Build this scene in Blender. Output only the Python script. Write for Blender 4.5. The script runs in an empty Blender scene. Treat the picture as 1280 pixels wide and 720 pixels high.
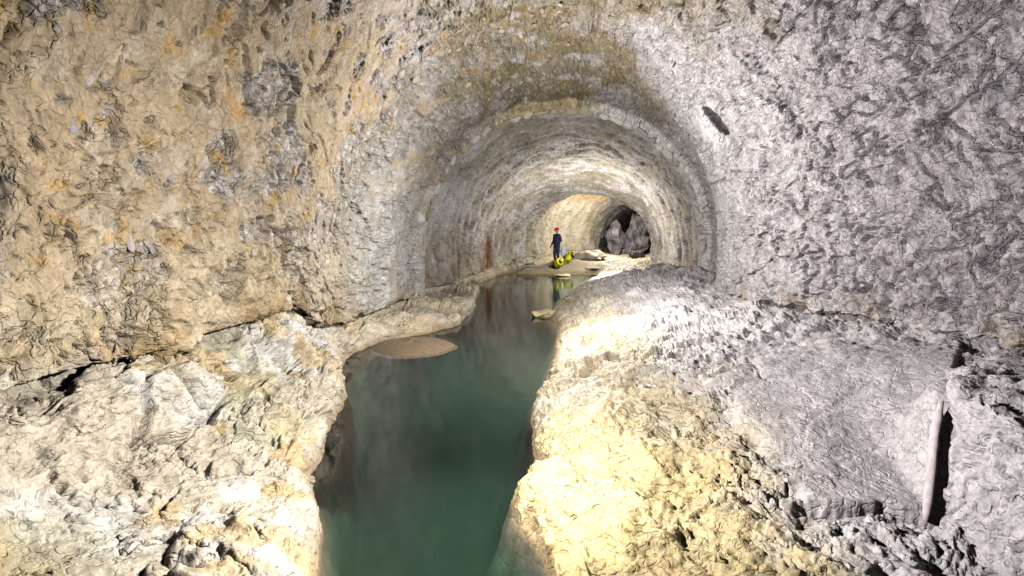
import bpy, bmesh, math, os, random
import numpy as np
from mathutils import Vector, Matrix, Euler
S = bpy.context.scene
COL = S.collection
rnd = random.Random(7)

# ------------------------------------------------------------ camera, world, lamps, exposure
cam_d = bpy.data.cameras.new('camera')
cam = bpy.data.objects.new('camera', cam_d); COL.objects.link(cam)
CAM = (0.0, 0.0, 3.2); PITCH = 7.48
cam.location = CAM
cam.rotation_euler = (math.radians(90 - PITCH), 0, 0)
cam_d.sensor_width = 36; cam_d.lens = 36 * 800 / 1280
cam_d.clip_start = 0.05; cam_d.clip_end = 300
S.camera = cam
world = bpy.data.worlds.new('World'); S.world = world; world.use_nodes = True
world.node_tree.nodes['Background'].inputs[0].default_value = (0.5, 0.55, 0.6, 1)
world.node_tree.nodes['Background'].inputs[1].default_value = 0.02     # underground: hardly any daylight
S.view_settings.view_transform = 'Standard'; S.view_settings.look = 'None'
S.view_settings.gamma = 1; S.view_settings.exposure = 0.04

def lamp(name, typ, loc, power, color, radius=0.06, target=None, cone=None, blend=0.6):
    d = bpy.data.lights.new(name, typ); d.energy = power; d.color = color
    d.shadow_soft_size = radius
    if typ == 'SPOT':
        d.spot_size = math.radians(cone); d.spot_blend = blend
    o = bpy.data.objects.new(name, d); COL.objects.link(o); o.location = loc
    if target:
        o.rotation_euler = (Vector(target) - Vector(loc)).to_track_quat('-Z', 'Y').to_euler()
    return o
# the cavers' hand lamps: two by the photographer, one inside the bore behind the right bank, one in the chamber; the pool fill is extra
lamp('left_hand_lamp', 'SPOT', (-1.4, 4.4, 2.9), 2400, (1.0, 0.97, 0.98), 0.03, (4.6, 8.6, 2.4), 140, 1.0)
lamp('right_hand_lamp', 'SPOT', (1.4, 4.4, 3.6), 2700, (1.0, 0.96, 0.92), 0.03, (-4.2, 7.6, .4), 116, 1.0)
lamp('pool_fill_light', 'SPOT', (-.8, 4.2, 5.0), 360, (1.0, 0.97, 0.92), 0.04, (-.95, 7.8, 0), 70, 1.0)  # added fill that brightens the near water, no caver holds it
lamp('bore_lamp', 'POINT', (3.2, 26.3, 2.2), 560, (1.0, 0.95, 0.90), 0.05)
lamp('portal_lamp', 'POINT', (.9, 12.8, 3.5), 1500, (1.0, 0.97, 0.95), 0.03)
lamp('chamber_lamp', 'POINT', (5.5, 33.6, 2.5), 700, (1.0, 0.92, 0.80), 0.06)
S.cycles.diffuse_bounces = 0

# ------------------------------------------------------------ numeric noise
def _h(ix, iy, iz, seed):
    n = ix * np.uint32(73856093) ^ iy * np.uint32(19349663) ^ iz * np.uint32(83492791) ^ np.uint32((seed * 2654435761) & 0xffffffff)
    n ^= n >> np.uint32(13); n *= np.uint32(1274126177); n ^= n >> np.uint32(16)
    return n
K1 = np.float32(2.0 / 1023)
def vnoise(P, scale, seed=0, stretch=(1, 1, 1)):
    f = [P[:, k] * np.float32(scale * stretch[k]) for k in range(3)]
    i = [np.floor(v) for v in f]; f = [v - w for v, w in zip(f, i)]
    i = [w.astype(np.int32).view(np.uint32) for w in i]
    u = [v * v * v * (v * (v * 6 - 15) + 10) for v in f]
    one = np.uint32(1); res = []
    for a in (0, 1):
        for b in (0, 1):
            for c in (0, 1):
                h = _h(i[0] + one if a else i[0], i[1] + one if b else i[1], i[2] + one if c else i[2], seed)
                gx = (h & np.uint32(1023)).astype(np.float32) * K1 - 1; gy = ((h >> np.uint32(10)) & np.uint32(1023)).astype(np.float32) * K1 - 1; gz = (h >> np.uint32(22)).astype(np.float32) * K1 - 1
                res.append(gx * (f[0] - a) + gy * (f[1] - b) + gz * (f[2] - c))
    z = [res[2 * k] + (res[2 * k + 1] - res[2 * k]) * u[2] for k in range(4)]
    y = [z[0] + (z[1] - z[0]) * u[1], z[2] + (z[3] - z[2]) * u[1]]
    return (y[0] + (y[1] - y[0]) * u[0]) * np.float32(1.3)
def fbm(P, scale, seed=0, octv=4, stretch=(1, 1, 1), gain=0.5):
    r = 0; a = 1.0; t = 0
    for k in range(octv):
        r = r + a * vnoise(P, scale * 2.03 ** k, seed + k * 7, stretch); t += a; a *= gain
    return r / t * 1.6
def worley(P, scale, seed=0, stretch=(1, 1, 1)):
    q = P * (np.array(stretch, dtype=np.float32) * np.float32(scale))
    ci = np.floor(q); fr = (q - ci).T.copy(); ci = ci.astype(np.int32).view(np.uint32).T.copy()
    f1 = np.full(len(P), 9., np.float32); f2 = f1.copy(); idv = np.zeros(len(P), np.float32); k = np.float32(1 / 1023)
    for dx in (-1, 0, 1):
        for dy in (-1, 0, 1):
            for dz in (-1, 0, 1):
                h = _h(ci[0] + np.uint32(dx & 0xffffffff), ci[1] + np.uint32(dy & 0xffffffff), ci[2] + np.uint32(dz & 0xffffffff), seed + 11)
                hx = (h & np.uint32(1023)).astype(np.float32) * k
                d = (hx + dx - fr[0]) ** 2 + (((h >> np.uint32(10)) & np.uint32(1023)).astype(np.float32) * k + dy - fr[1]) ** 2 + ((h >> np.uint32(22)).astype(np.float32) * k + dz - fr[2]) ** 2
                m = d < f1
                f2 = np.where(m, f1, np.minimum(f2, d)); idv = np.where(m, hx, idv); f1 = np.where(m, d, f1)
    return np.sqrt(f1), np.sqrt(f2), idv
def sstep(a, b, x):
    t = np.clip((x - a) / (b - a), 0, 1); return t * t * (3 - 2 * t)
def pchip(xk, Y, x):
    """monotone cubic through knots along axis 0; Y is (K, ...)"""
    xk = np.asarray(xk, float); Y = np.asarray(Y, float); h = np.diff(xk)
    sh = (len(h),) + (1,) * (Y.ndim - 1); d = np.diff(Y, axis=0) / h.reshape(sh)
    m = np.zeros_like(Y); m[0] = d[0]; m[-1] = d[-1]
    same = (d[:-1] * d[1:]) > 0
    w1 = (2 * h[1:] + h[:-1]).reshape((-1,) + (1,) * (Y.ndim - 1)); w2 = (h[1:] + 2 * h[:-1]).reshape((-1,) + (1,) * (Y.ndim - 1))
    with np.errstate(divide='ignore', invalid='ignore'):
        hm = (w1 + w2) / (w1 / d[:-1] + w2 / d[1:])
    m[1:-1] = np.where(same, hm, 0)
    i = np.clip(np.searchsorted(xk, x) - 1, 0, len(h) - 1); sh2 = (-1,) + (1,) * (Y.ndim - 1)
    t = ((x - xk[i]) / h[i]).reshape(sh2); H = h[i].reshape(sh2)
    return (Y[i] * (1 + 2 * t) * (1 - t) ** 2 + m[i] * H * t * (1 - t) ** 2 + Y[i + 1] * t * t * (3 - 2 * t) + m[i + 1] * H * t * t * (t - 1))

# ------------------------------------------------------------ materials
def newmat(name):
    m = bpy.data.materials.new(name); m.use_nodes = True
    nt = m.node_tree; b = nt.nodes['Principled BSDF']; return m, nt, b
def rock_material(name, rough=0.8, fine=26.0, bump=0.35, spec=0.3, chip=7.0, chip_s=.9, aniso=(1, 1, 1)):
    m, nt, b = newmat(name); N = nt.nodes; L = nt.links
    at = N.new('ShaderNodeAttribute'); at.attribute_name = 'tint'
    tc = N.new('ShaderNodeTexCoord')
    n1 = N.new('ShaderNodeTexNoise'); n1.inputs['Scale'].default_value = fine; n1.inputs['Detail'].default_value = 5; n1.inputs['Roughness'].default_value = 0.65
    n2 = N.new('ShaderNodeTexNoise'); n2.inputs['Scale'].default_value = fine * 0.22; n2.inputs['Detail'].default_value = 3
    L.new(tc.outputs['Object'], n1.inputs['Vector']); L.new(tc.outputs['Object'], n2.inputs['Vector'])
    r1 = N.new('ShaderNodeMapRange'); r1.inputs[1].default_value = 0.3; r1.inputs[2].default_value = 0.7; r1.inputs[3].default_value = 0.68; r1.inputs[4].default_value = 1.2
    L.new(n1.outputs['Fac'], r1.inputs[0])
    r2 = N.new('ShaderNodeMapRange'); r2.inputs[1].default_value = 0.3; r2.inputs[2].default_value = 0.7; r2.inputs[3].default_value = 0.84; r2.inputs[4].default_value = 1.12
    L.new(n2.outputs['Fac'], r2.inputs[0])
    mu = N.new('ShaderNodeMath'); mu.operation = 'MULTIPLY'; L.new(r1.outputs[0], mu.inputs[0]); L.new(r2.outputs[0], mu.inputs[1])
    vm = N.new('ShaderNodeVectorMath'); vm.operation = 'SCALE'; L.new(at.outputs['Color'], vm.inputs[0]); L.new(mu.outputs[0], vm.inputs['Scale'])
    L.new(vm.outputs[0], b.inputs['Base Color'])
    b.inputs['Roughness'].default_value = rough; b.inputs['Specular IOR Level'].default_value = spec
    # relief finer than the mesh, in metres: grain, then chips and hair cracks at two sizes
    n3 = N.new('ShaderNodeTexNoise'); n3.inputs['Scale'].default_value = 2.6; n3.inputs['Detail'].default_value = 2; L.new(tc.outputs['Object'], n3.inputs['Vector'])
    def mth(op, x, y):
        q = N.new('ShaderNodeMath'); q.operation = op
        for k_, v_ in ((0, x), (1, y)):
            if isinstance(v_, (int, float)): q.inputs[k_].default_value = v_
            else: L.new(v_, q.inputs[k_])
        return q.outputs[0]
    vs = N.new('ShaderNodeVectorMath'); vs.operation = 'SCALE'; vs.inputs['Scale'].default_value = .40; L.new(n2.outputs['Color'], vs.inputs[0])
    va = N.new('ShaderNodeVectorMath'); va.operation = 'ADD'; L.new(tc.outputs['Object'], va.inputs[0]); L.new(vs.outputs[0], va.inputs[1])
    mp = N.new('ShaderNodeMapping'); mp.inputs['Scale'].default_value = aniso; mp.inputs['Rotation'].default_value = (.12, .1, .25); L.new(va.outputs[0], mp.inputs['Vector'])
    vo = N.new('ShaderNodeTexVoronoi'); vo.feature = 'DISTANCE_TO_EDGE'; vo.inputs['Scale'].default_value = chip; L.new(mp.outputs[0], vo.inputs['Vector'])
    mr = N.new('ShaderNodeMapRange'); mr.inputs[1].default_value = 0; mr.inputs[2].default_value = .13; L.new(vo.outputs['Distance'], mr.inputs[0])
    mk_ = N.new('ShaderNodeMapRange'); mk_.inputs[1].default_value = .44; mk_.inputs[2].default_value = .58; mk_.inputs[3].default_value = .02 * chip_s; mk_.inputs[4].default_value = chip_s * .03; L.new(n3.outputs['Fac'], mk_.inputs[0])
    h1 = mth('MULTIPLY', mth('MULTIPLY', mr.outputs[0], mk_.outputs[0]), at.outputs['Alpha'])
    mr2 = N.new('ShaderNodeMapRange'); mr2.inputs[1].default_value = 0; mr2.inputs[2].default_value = .05; L.new(mth('ABSOLUTE', mth('SUBTRACT', n1.outputs['Fac'], .5), 0), mr2.inputs[0])
    h2 = mth('MULTIPLY', mth('MULTIPLY', mr2.outputs[0], .0028 * chip_s), at.outputs['Alpha'])
    tot = N.new('ShaderNodeMath'); tot.operation = 'ADD'; L.new(mth('ADD', h1, h2), tot.inputs[0]); L.new(mth('MULTIPLY', n1.outputs['Fac'], .030 * bump), tot.inputs[1])
    b2 = N.new('ShaderNodeBump'); b2.inputs['Strength'].default_value = 1; b2.inputs['Distance'].default_value = 1
    L.new(tot.outputs[0], b2.inputs['Height']); L.new(b2.outputs[0], b.inputs['Normal'])
    return m
M_LINING = rock_material('lining_render', 0.85, 20, 0.55)
M_ROCK = rock_material('wet_limestone', 0.5, 22, 0.6, 0.45, 4.2, .45, (.35, 1.3, 2.2))
M_BORE = rock_material('bore_render', 0.8, 16, 0.35, chip_s=.3)
M_BED = rock_material('silty_bed', 0.9, 8, 0.2, chip_s=.1)
def plain(name, rgb, rough=0.7, var=0.25, scale=12, bump=0.15, metal=0, spec=0.4):
    m, nt, b = newmat(name); N = nt.nodes; L = nt.links
    tc = N.new('ShaderNodeTexCoord'); n1 = N.new('ShaderNodeTexNoise'); n1.inputs['Scale'].default_value = scale; n1.inputs['Detail'].default_value = 7
    L.new(tc.outputs['Object'], n1.inputs['Vector'])
    rp = N.new('ShaderNodeValToRGB'); rp.color_ramp.elements[0].position = 0.3; rp.color_ramp.elements[1].position = 0.7
    rp.color_ramp.elements[0].color = tuple(c * (1 - var) for c in rgb) + (1,); rp.color_ramp.elements[1].color = tuple(min(1, c * (1 + var)) for c in rgb) + (1,)
    L.new(n1.outputs['Fac'], rp.inputs[0]); L.new(rp.outputs[0], b.inputs['Base Color'])
    b.inputs['Roughness'].default_value = rough; b.inputs['Metallic'].default_value = metal; b.inputs['Specular IOR Level'].default_value = spec
    bp = N.new('ShaderNodeBump'); bp.inputs['Strength'].default_value = bump; bp.inputs['Distance'].default_value = 0.02
    L.new(n1.outputs['Fac'], bp.inputs['Height']); L.new(bp.outputs[0], b.inputs['Normal'])
    return m
def tag(o, label=None, cat=None, group=None, kind=None):
    if label: o['label'] = label
    if cat: o['category'] = cat
    if group: o['group'] = group
    if kind: o['kind'] = kind
    return o

# ------------------------------------------------------------ the tunnel: one lofted surface
# left side: station key, y, water edge x, rim(x,z), mid(x,z), back(x,z), lining base(x,z)
LEFT = [
 (-14, -14, -1.5, -1.9, .5, -3.0, 1.0, -4.6, 1.40, -4.75, 1.60),
 (0,   0,   -1.3, -1.7, .6, -3.0, 1.1, -4.7, 1.45, -4.75, 1.65),
 (3,   3,  -1.35, -1.8, .5, -3.4, .75,-4.5, 1.48, -4.75, 1.70),
 (5.2, 5.2,-1.67, -1.95, .45, -3.55, .62,-4.42, 1.42, -4.40, 1.62),
 (7.4, 7.4,-2.36, -2.55, .5, -3.5, .66, -4.05, 1.38, -3.98, 1.54),
 (9,   9,  -2.62, -2.72, .65,-3.25, .9,-3.70, 1.38, -3.62, 1.54),
 (10.3,10.3,-2.72,-2.8, .8, -3.0, 1.1, -3.45, 1.40, -3.5, 1.58),
 (11.2,11.2,-3.05,-3.15, .35,-3.3, .7, -3.5, .95, -3.45, 1.15),
 (13, 13,  -3.42, -3.5, .2, -3.6, .4, -3.75, .6, -3.6, .75),
 (14.6,14.6,-3.1, -3.2, .15,-3.4, .3, -3.75, .45, -3.65, .58),
 (15.8,15.8,-1.95,-2.1, .12,-2.8, .25,-3.5, .4, -3.45, .5),
 (17, 17,  -1.4, -1.55, .2, -2.4, .3, -3.25, .4, -3.2, .5),
 (19.3, 19.3, -1.2, -1.35, .2,-2.0, .3, -2.95, .37, -2.98, .45),
 (19.6, 19.6, -1.18, -1.33, .22,-1.95, .3, -2.75, .36, -2.80, .42),
 (20, 20, -1.15, -1.3, .22,-1.9, .3, -2.7, .36, -2.75, .42),
 (20.25,20.25,-1.16,-1.32, .22,-2.0,.3, -2.95, .36, -3.05, .42),
 (23, 23, -1.25, -1.35, .15,-1.75, .2, -2.2, .25, -2.25, .32),
 (26, 26, -1.25, -1.3, .1, -1.38, .16,-1.48, .25, -1.5, .32),
 (28.2,28.2,-.7,-.72, .1, -.78, .2, -.85, .3, -.88, .4),
 (30.5,30.2,.0, -.05, .3, -.1, .36, -.2, .42, -.25, .5),
 (32, 32, 1.0, .95, .36, .9, .4, .8, .44, .75, .5),
 (34, 34, 1.9, 1.85, .4, 1.8, .45, 1.75, .5, 1.7, .55),
 (36, 36, 3.0, 2.95, .4, 2.9, .45, 2.85, .5, 2.8, .55),
 (38, 37.2, 4.6, 4.5, .4, 4.45, .45, 4.4, .5, 4.35, .55),
 (40, 39.5, 6.3, 6.2, .4, 6.1, .45, 6.0, .5, 5.9, .55),
 (46, 46, 8.6, 8.5, .4, 8.4, .45, 8.3, .5, 8.2, .55)]
# right side: key, y, water edge x, rim, mid, foot, top, lining base
RIGHT = [
 (-14,-14, .3, .7,.5, 2.0,.6, 3.7,.6, 4.6,1.45, 5.6,1.70),
 (0,  0,  .3, .7,.45,2.0,.55,3.6,.5, 4.3,1.45, 5.7,1.72),
 (5.2,5.2,.32,.55,.32,2.0,.45,3.8,.35,4.25,1.45,6.0,1.70),
 (6.35,6.35,-.03,.4,.38,2.0,.5,3.9,.5,4.5,1.42,6.2,1.65),
 (7.1,7.1,.23,.55,.42,2.0,.6,3.8,.75,5.6,1.36,6.2,1.56),
 (9.4,9.4,.3,.6,.4,1.8,.75,3.5,1.0,5.5,1.30,5.85,1.46),
 (12.3,12.3,.79,1.05,.35,2.1,.68,3.5,.95,5.0,1.1,5.32,1.27),
 (14.5,14.5,1.0,1.3,.35,2.3,.72,3.5,.98,4.9,1.02,5.15,1.12),
 (16.4,16.4,1.15,1.45,.3,2.4,.72,3.5,1.0,4.4,1.08,5.25,1.0),
 (18.2,18.2,1.1,1.4,.25,2.4,.72,3.6,1.08,4.6,1.2,5.9,1.02),
 (19.3, 19.3, 1.25, 1.5,.25,2.6,.8,3.7,1.12,4.7,1.26,5.98,1.05),
 (19.6, 19.6, 1.28, 1.55,.25,2.65,.8,3.75,1.13,4.7,1.27,5.82,1.05),
 (20, 20, 1.3, 1.6,.25,2.7,.8,3.8,1.15,4.7,1.28,5.8,1.05),
 (20.25,20.25,1.38,1.7,.25,2.8,.8,3.9,1.13,4.8,1.26,6.30,1.0),
 (22.5,22.5,2.1,2.4,.2,3.3,.5,4.3,.8,5.1,.95,6.4,.85),
 (25.5,25.5,2.9,3.1,.15,3.9,.3,4.7,.4,5.6,.5,6.45,.55),
 (28,27.6,3.6,3.8,.2,4.4,.25,5.1,.35,5.9,.45,6.5,.5),
 (30.5,29.5,4.2,4.4,.3,5.0,.35,5.7,.4,6.3,.45,6.65,.5),
 (32,30.8,4.5,4.7,.32,5.2,.36,5.8,.4,6.4,.45,6.75,.5),
 (34,32,5.5,5.7,.3,6.2,.35,6.8,.4,7.3,.45,7.6,.5),
 (36,33.5,6.5,6.7,.3,7.2,.35,7.8,.4,8.3,.45,8.6,.5),
 (38,36,7.4,7.6,.3,8.1,.35,8.8,.4,9.2,.45,9.5,.5),
 (40,39,8.4,8.6,.3,9.1,.35,9.7,.4,10.1,.45,10.4,.5),
 (46,45,10,10.2,.3,10.6,.35,11.1,.4,11.6,.45,12,.5)]
APEX = [(-14,8.3),(0,8.3),(7,8.35),(10,8.15),(12,7.85),(14,7.4),(16,6.98),(18,6.5),(19.3,6.24),(19.5,6.02),(20,5.94),(20.25,6.25),(23,5.65),(26,5.0),(29,4.3),(31.5,3.68),(32.6,3.75),(34,4.25),(36,4.3),(38,3.9),(40,3.3),(46,3.0)]
BED = [(-14,-1.6),(3,-1.7),(7,-2.0),(13,-2.1),(18,-1.7),(24,-.9),(27,-.45),(29,-.12),(30,.14),(31,.3),(34,.38),(46,.38)]
LK = np.array([r[0] for r in LEFT], float); LV = np.array([r[1:] for r in LEFT], float)
RK = np.array([r[0] for r in RIGHT], float); RV = np.array([r[1:] for r in RIGHT], float)

# stations: dense where the tunnel shows large
def stations():
    out = [-14, -11, -8.5, -6.5, -5, -3.7, -2.6, -1.6, -.8, 0, .6, 1.1, 1.6, 2.0, 2.35, 2.65, 2.9, 3.1]
    y = 3.1
    while y < 19.2:
        y += max(.0125, .00047 * y ** 1.85); out.append(min(y, 19.2))
    out += list(np.linspace(19.2, 20.0, 17)[1:])
    out += list(np.linspace(20.0, 20.25, 7)[1:])
    y = 20.25
    while y < 46:
        y += .075 if y < 33 else (.1 if y < 40 else .25); out.append(y)
    return np.array(out)
U = stations(); NS = len(U)
l = pchip(LK, LV, U); r = pchip(RK, RV, U)
apex = pchip([a[0] for a in APEX], np.array([a[1] for a in APEX]), U); bedz = pchip([a[0] for a in BED], np.array([a[1] for a in BED]), U)
ctrl = []   # list of (NS,3)
def P3(x, y, z): return np.stack([x, y, z], 1)
ly, ry = l[:, 0], r[:, 0]
wl, wr = l[:, 1], r[:, 1]; span = np.maximum(wr - wl, .2)
uw = np.minimum(1, np.maximum(0, -bedz))                      # 0 where the floor is dry
def atx(x):                                                    # y follows the tilt of the cross-section in the bend
    t = (x - l[:, 8]) / (r[:, 10] - l[:, 8]); return ly + (ry - ly) * t
def add(x, z): ctrl.append(P3(x, atx(x), z))
cx0 = (wl + wr) / 2
add(cx0, bedz); add(wl + .22 * span, bedz * .9); add(wl + .08 * span, bedz * .32); NB0 = 2
add(wl, np.maximum(0, bedz)); add(l[:, 2], l[:, 3]); add(l[:, 4], l[:, 5]); add(l[:, 6], l[:, 7])
nd = np.interp(U, [0, 10, 11.5, 20, 24, 46], [.38, .38, .18, .08, .06, .05])
add((l[:, 6] + l[:, 8]) / 2 - nd, (l[:, 7] * .45 + l[:, 9] * .55))
KL = len(ctrl)                                                 # first lining control point
zl, zr = l[:, 9], r[:, 11]; xl, xr = l[:, 8], r[:, 10]
NA = 19
for k in range(NA):
    th = math.pi * k / (NA - 1); c_, s_ = math.cos(th), math.sin(th)
    cs = np.sign(c_) * abs(c_) ** .92; sn = s_ ** .95
    zb = zl * (1 + c_) / 2 + zr * (1 - c_) / 2
    bul = .18 * math.sin(th) * abs(c_) * 2
    x = (xl + xr) / 2 - (xr - xl) / 2 * cs * (1 + bul * .35)
    add(x, zb + (apex - zb) * sn)
KR = len(ctrl) - 1
ndr = np.interp(U, [0, 8, 20, 24, 46], [.34, .34, .22, .06, .05])
add((r[:, 8] + r[:, 10]) / 2 * .4 + r[:, 10] * .6 + ndr, r[:, 9] * .5 + r[:, 11] * .5 - .02)
add(r[:, 8], r[:, 9]); add(r[:, 6], r[:, 7]); add(r[:, 4], r[:, 5]); add(r[:, 2], r[:, 3]); add(wr, np.maximum(0, bedz))
KWR = len(ctrl) - 1
add(wr - .08 * span, bedz * .32); add(wr - .22 * span, bedz * .9); add(cx0, bedz)
CT = np.stack(ctrl, 0)                                         # (K, NS, 3)
K = len(ctrl)
cnt = [7, 7, 7, 44, 92, 100, 20, 20] + [80] * (NA - 1) + [22, 56, 84, 160, 84, 30, 7, 7, 7]
cnt = cnt[:K - 1]
tt = [0.0]; bound = [0]
for k in range(K - 1):
    tt += list(k + (np.arange(cnt[k]) + 1) / cnt[k]); bound.append(len(tt) - 1)
tt = np.array(tt); NT = len(tt)
G = pchip(np.arange(K), CT, tt)                                # (NT, NS, 3)
# smooth normals of the undisplaced loft, pointing into the tunnel
du = np.gradient(G, axis=0); dv = np.gradient(G, U, axis=1)
nrm = np.cross(du, dv); nrm /= np.linalg.norm(nrm, axis=2, keepdims=True) + 1e-9
ctr = np.stack([(xl + xr) / 2, (ly + ry) / 2, np.full(NS, 2.5)], 1)[None]
flip = np.sign(np.sum(nrm * (ctr - G), axis=2, keepdims=True)); 
majority = 1 if (flip > 0).mean() > .5 else -1
nrm *= majority
for _ in range(3):                                              # calm the normals at the creases
    nrm[1:-1] = (nrm[:-2] + 2 * nrm[1:-1] + nrm[2:]); nrm /= np.linalg.norm(nrm, axis=2, keepdims=True) + 1e-9

P = G.reshape(-1, 3).astype(np.float32); Nn = nrm.reshape(-1, 3).astype(np.float32)
T = np.repeat(tt, NS).astype(np.float32); UU = np.tile(U, NT).astype(np.float32)
lin = sstep(KL - .15, KL + .35, T) * (1 - sstep(KR - .35, KR + .15, T))       # 1 on the lining
bed = np.maximum(1 - sstep(2.0, 3.0, T), sstep(KWR, KWR + 1.0, T)); bed = bed * sstep(.0, .3, -np.interp(UU, U, bedz))
bank = np.clip(1 - lin - bed, 0, 1)
leftb = bank * (T < KL + 2); rightb = bank * (T > KL + 2)
inner = sstep(20.0, 20.3, UU)
arc = np.clip((T - KL) / (KR - KL), 0, 1)                       # 0 left foot .. 1 right foot of the lining
amp = sstep(0.0, 2.5, UU) * .4 + .6
X, Yc, Z = P[:, 0], P[:, 1], P[:, 2]
warp = np.stack([vnoise(P, .9, 91), vnoise(P, .9, 92), vnoise(P, .9, 93)], 1)
Pw = P + warp * .35
warp2 = np.stack([vnoise(P, 4.5, 94), vnoise(P, 4.5, 95), vnoise(P, 4.5, 96)], 1)
Pw2 = Pw + warp2 * .09
def flakes(Q, scale, seed, steps, sharp, stretch=(1, 1, 1)):
    n = fbm(Q, scale, seed, 4, stretch, .55) * steps
    f = n - np.floor(n)
    return (np.floor(n) + sstep(1 - sharp, 1, f)) / steps
def cracks(Q, scale, seed, width, stretch=(1, 1, 1)):
    f1, f2, i = worley(Q, scale, seed, stretch); return 1 - sstep(0, width, f2 - f1), i, f1, f2

# --- fields, each evaluated only on the vertices it shapes
disp = np.zeros(len(P), np.float32); NP = len(P); cut = np.zeros(NP, np.float32)
strip = np.zeros(NP, np.float32); plast = np.zeros(NP, np.float32)
def warped(Q):
    Qw = Q + np.stack([vnoise(Q, .9, 91), vnoise(Q, .9, 92), vnoise(Q, .9, 93)], 1) * np.float32(.4)
    return Qw, Qw + np.stack([vnoise(Q, 4.5, 94), vnoise(Q, 4.5, 95), vnoise(Q, 4.5, 96)], 1) * np.float32(.10)
def lining_disp(i):
    Q = P[i].copy(); a_ = arc[i]; u_ = UU[i]; z_ = Q[:, 2]
    Q[:, 1] = np.where(Q[:, 1] > 2, 9 * np.log(np.maximum(Q[:, 1], 2) + 4), Q[:, 1] + 9 * math.log(6) - 2)   # the rubble courses draw out towards the portal
    Qw, Q2 = warped(Q)
    big = fbm(Q, .35, 3, 3); med = fbm(Qw, 1.3, 21, 3); fine = fbm(Q2, 9.0, 31, 3)
    pl = sstep(-.08, .16, fbm(Q, 1.0, 55, 5) + np.interp(a_, [0, .22, .36, .5, 1], [.16, .20, -.2, -.32, -.4]) - .15 * sstep(9, 14, u_) + .1 * (1 - sstep(7, 10, u_)) - .22 * sstep(0, 1.0, 3.2 - z_))
    plast[i] = pl; ru = 1 - pl
    ck1, id1, f1a, f2a = cracks(Q2, 2.7, 5, .13, (1, 1.2, .8)); ck2, id2, f1b, f2b = cracks(Q2, 6.0, 9, .16, (1, 1.2, .8))
    mk = sstep(-.02, .10, fbm(Q, 2.0, 61, 3)); mk2 = sstep(.0, .12, fbm(Q, 2.6, 62, 3))
    fl = flakes(Q2, 1.2, 71, 8, .06, (1.2, 1.3, .8)); fl2 = flakes(Q2, 2.8, 72, 5, .10, (1.2, 1.3, .8))
    g1 = fbm(Q2, 1.9, 301, 3, (1.2, 1.6, .7)); g2 = fbm(Q2, 3.4, 305, 3, (1.2, 1.6, .7)); m1 = sstep(.02, .16, fbm(Q2, 2.2, 307, 2)); m2 = sstep(.0, .14, fbm(Q2, 3.6, 309, 2))
    short = (1 - sstep(.01, .065, np.abs(g1))) * m1 + .6 * (1 - sstep(.01, .08, np.abs(g2))) * m2
    d = .15 * big + .05 * med + (.004 + .004 * ru) * fine
    cell = (id1 - .5) * sstep(0, .2, f2a - f1a)
    pit = sstep(.26, .32, fbm(Q2, 1.5, 321, 3))
    d += ru * (.17 * fl + .07 * fl2 + .055 * cell)
    c_ = ru * (.12 * short + .14 * ck1 * mk + .04 * ck2 * mk2 + .07 * pit)
    c_ += ru * np.exp(-((a_ - .42) / .2) ** 2) * .10 * ck2
    d += ru * np.exp(-((a_ - .42) / .16) ** 2) * .12 * (id2 - .5) * sstep(0, .25, f2b - f1b)
    d += pl * (.05 + .035 * fl + .03 * fl2 + .03 * cell * mk + .006 * fine)
    c_ += pl * .07 * ck2 * mk2 * sstep(4.6, 3.0, z_)
    c_ += pl * (.11 * ck1 * mk * mk2 + .08 * short * m1 * sstep(-.1, .1, fbm(Q, 1.0, 331, 2)) + .06 * pit)
    ckL, idL, _, _ = cracks(Q2, .75, 19, .035, (1, 1.2, .9)); c_ += (.25 + .75 * ru) * .16 * ckL * sstep(-.1, .05, fbm(Q, .9, 335, 3)); d += ru * .06 * (idL - .5)
    cut[i] = c_ * (1 - inner[i]) * lin[i]
    return d
def bore_disp(i):
    Q = P[i]; Qw, Q2 = warped(Q)
    st = fbm(Q2, 1.0, 81, 4, (.7, 2.6, .7)); strip[i] = st
    ck2, _, _, _ = cracks(Q2, 3.0, 9, .12, (.7, 1.8, .7))
    return .12 * fbm(Q, .35, 3, 3) + .16 * st + .16 * flakes(Q2, 1.3, 82, 6, .12, (.7, 2.2, .7)) + .012 * fbm(Q2, 9, 31, 3) - .035 * ck2
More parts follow.
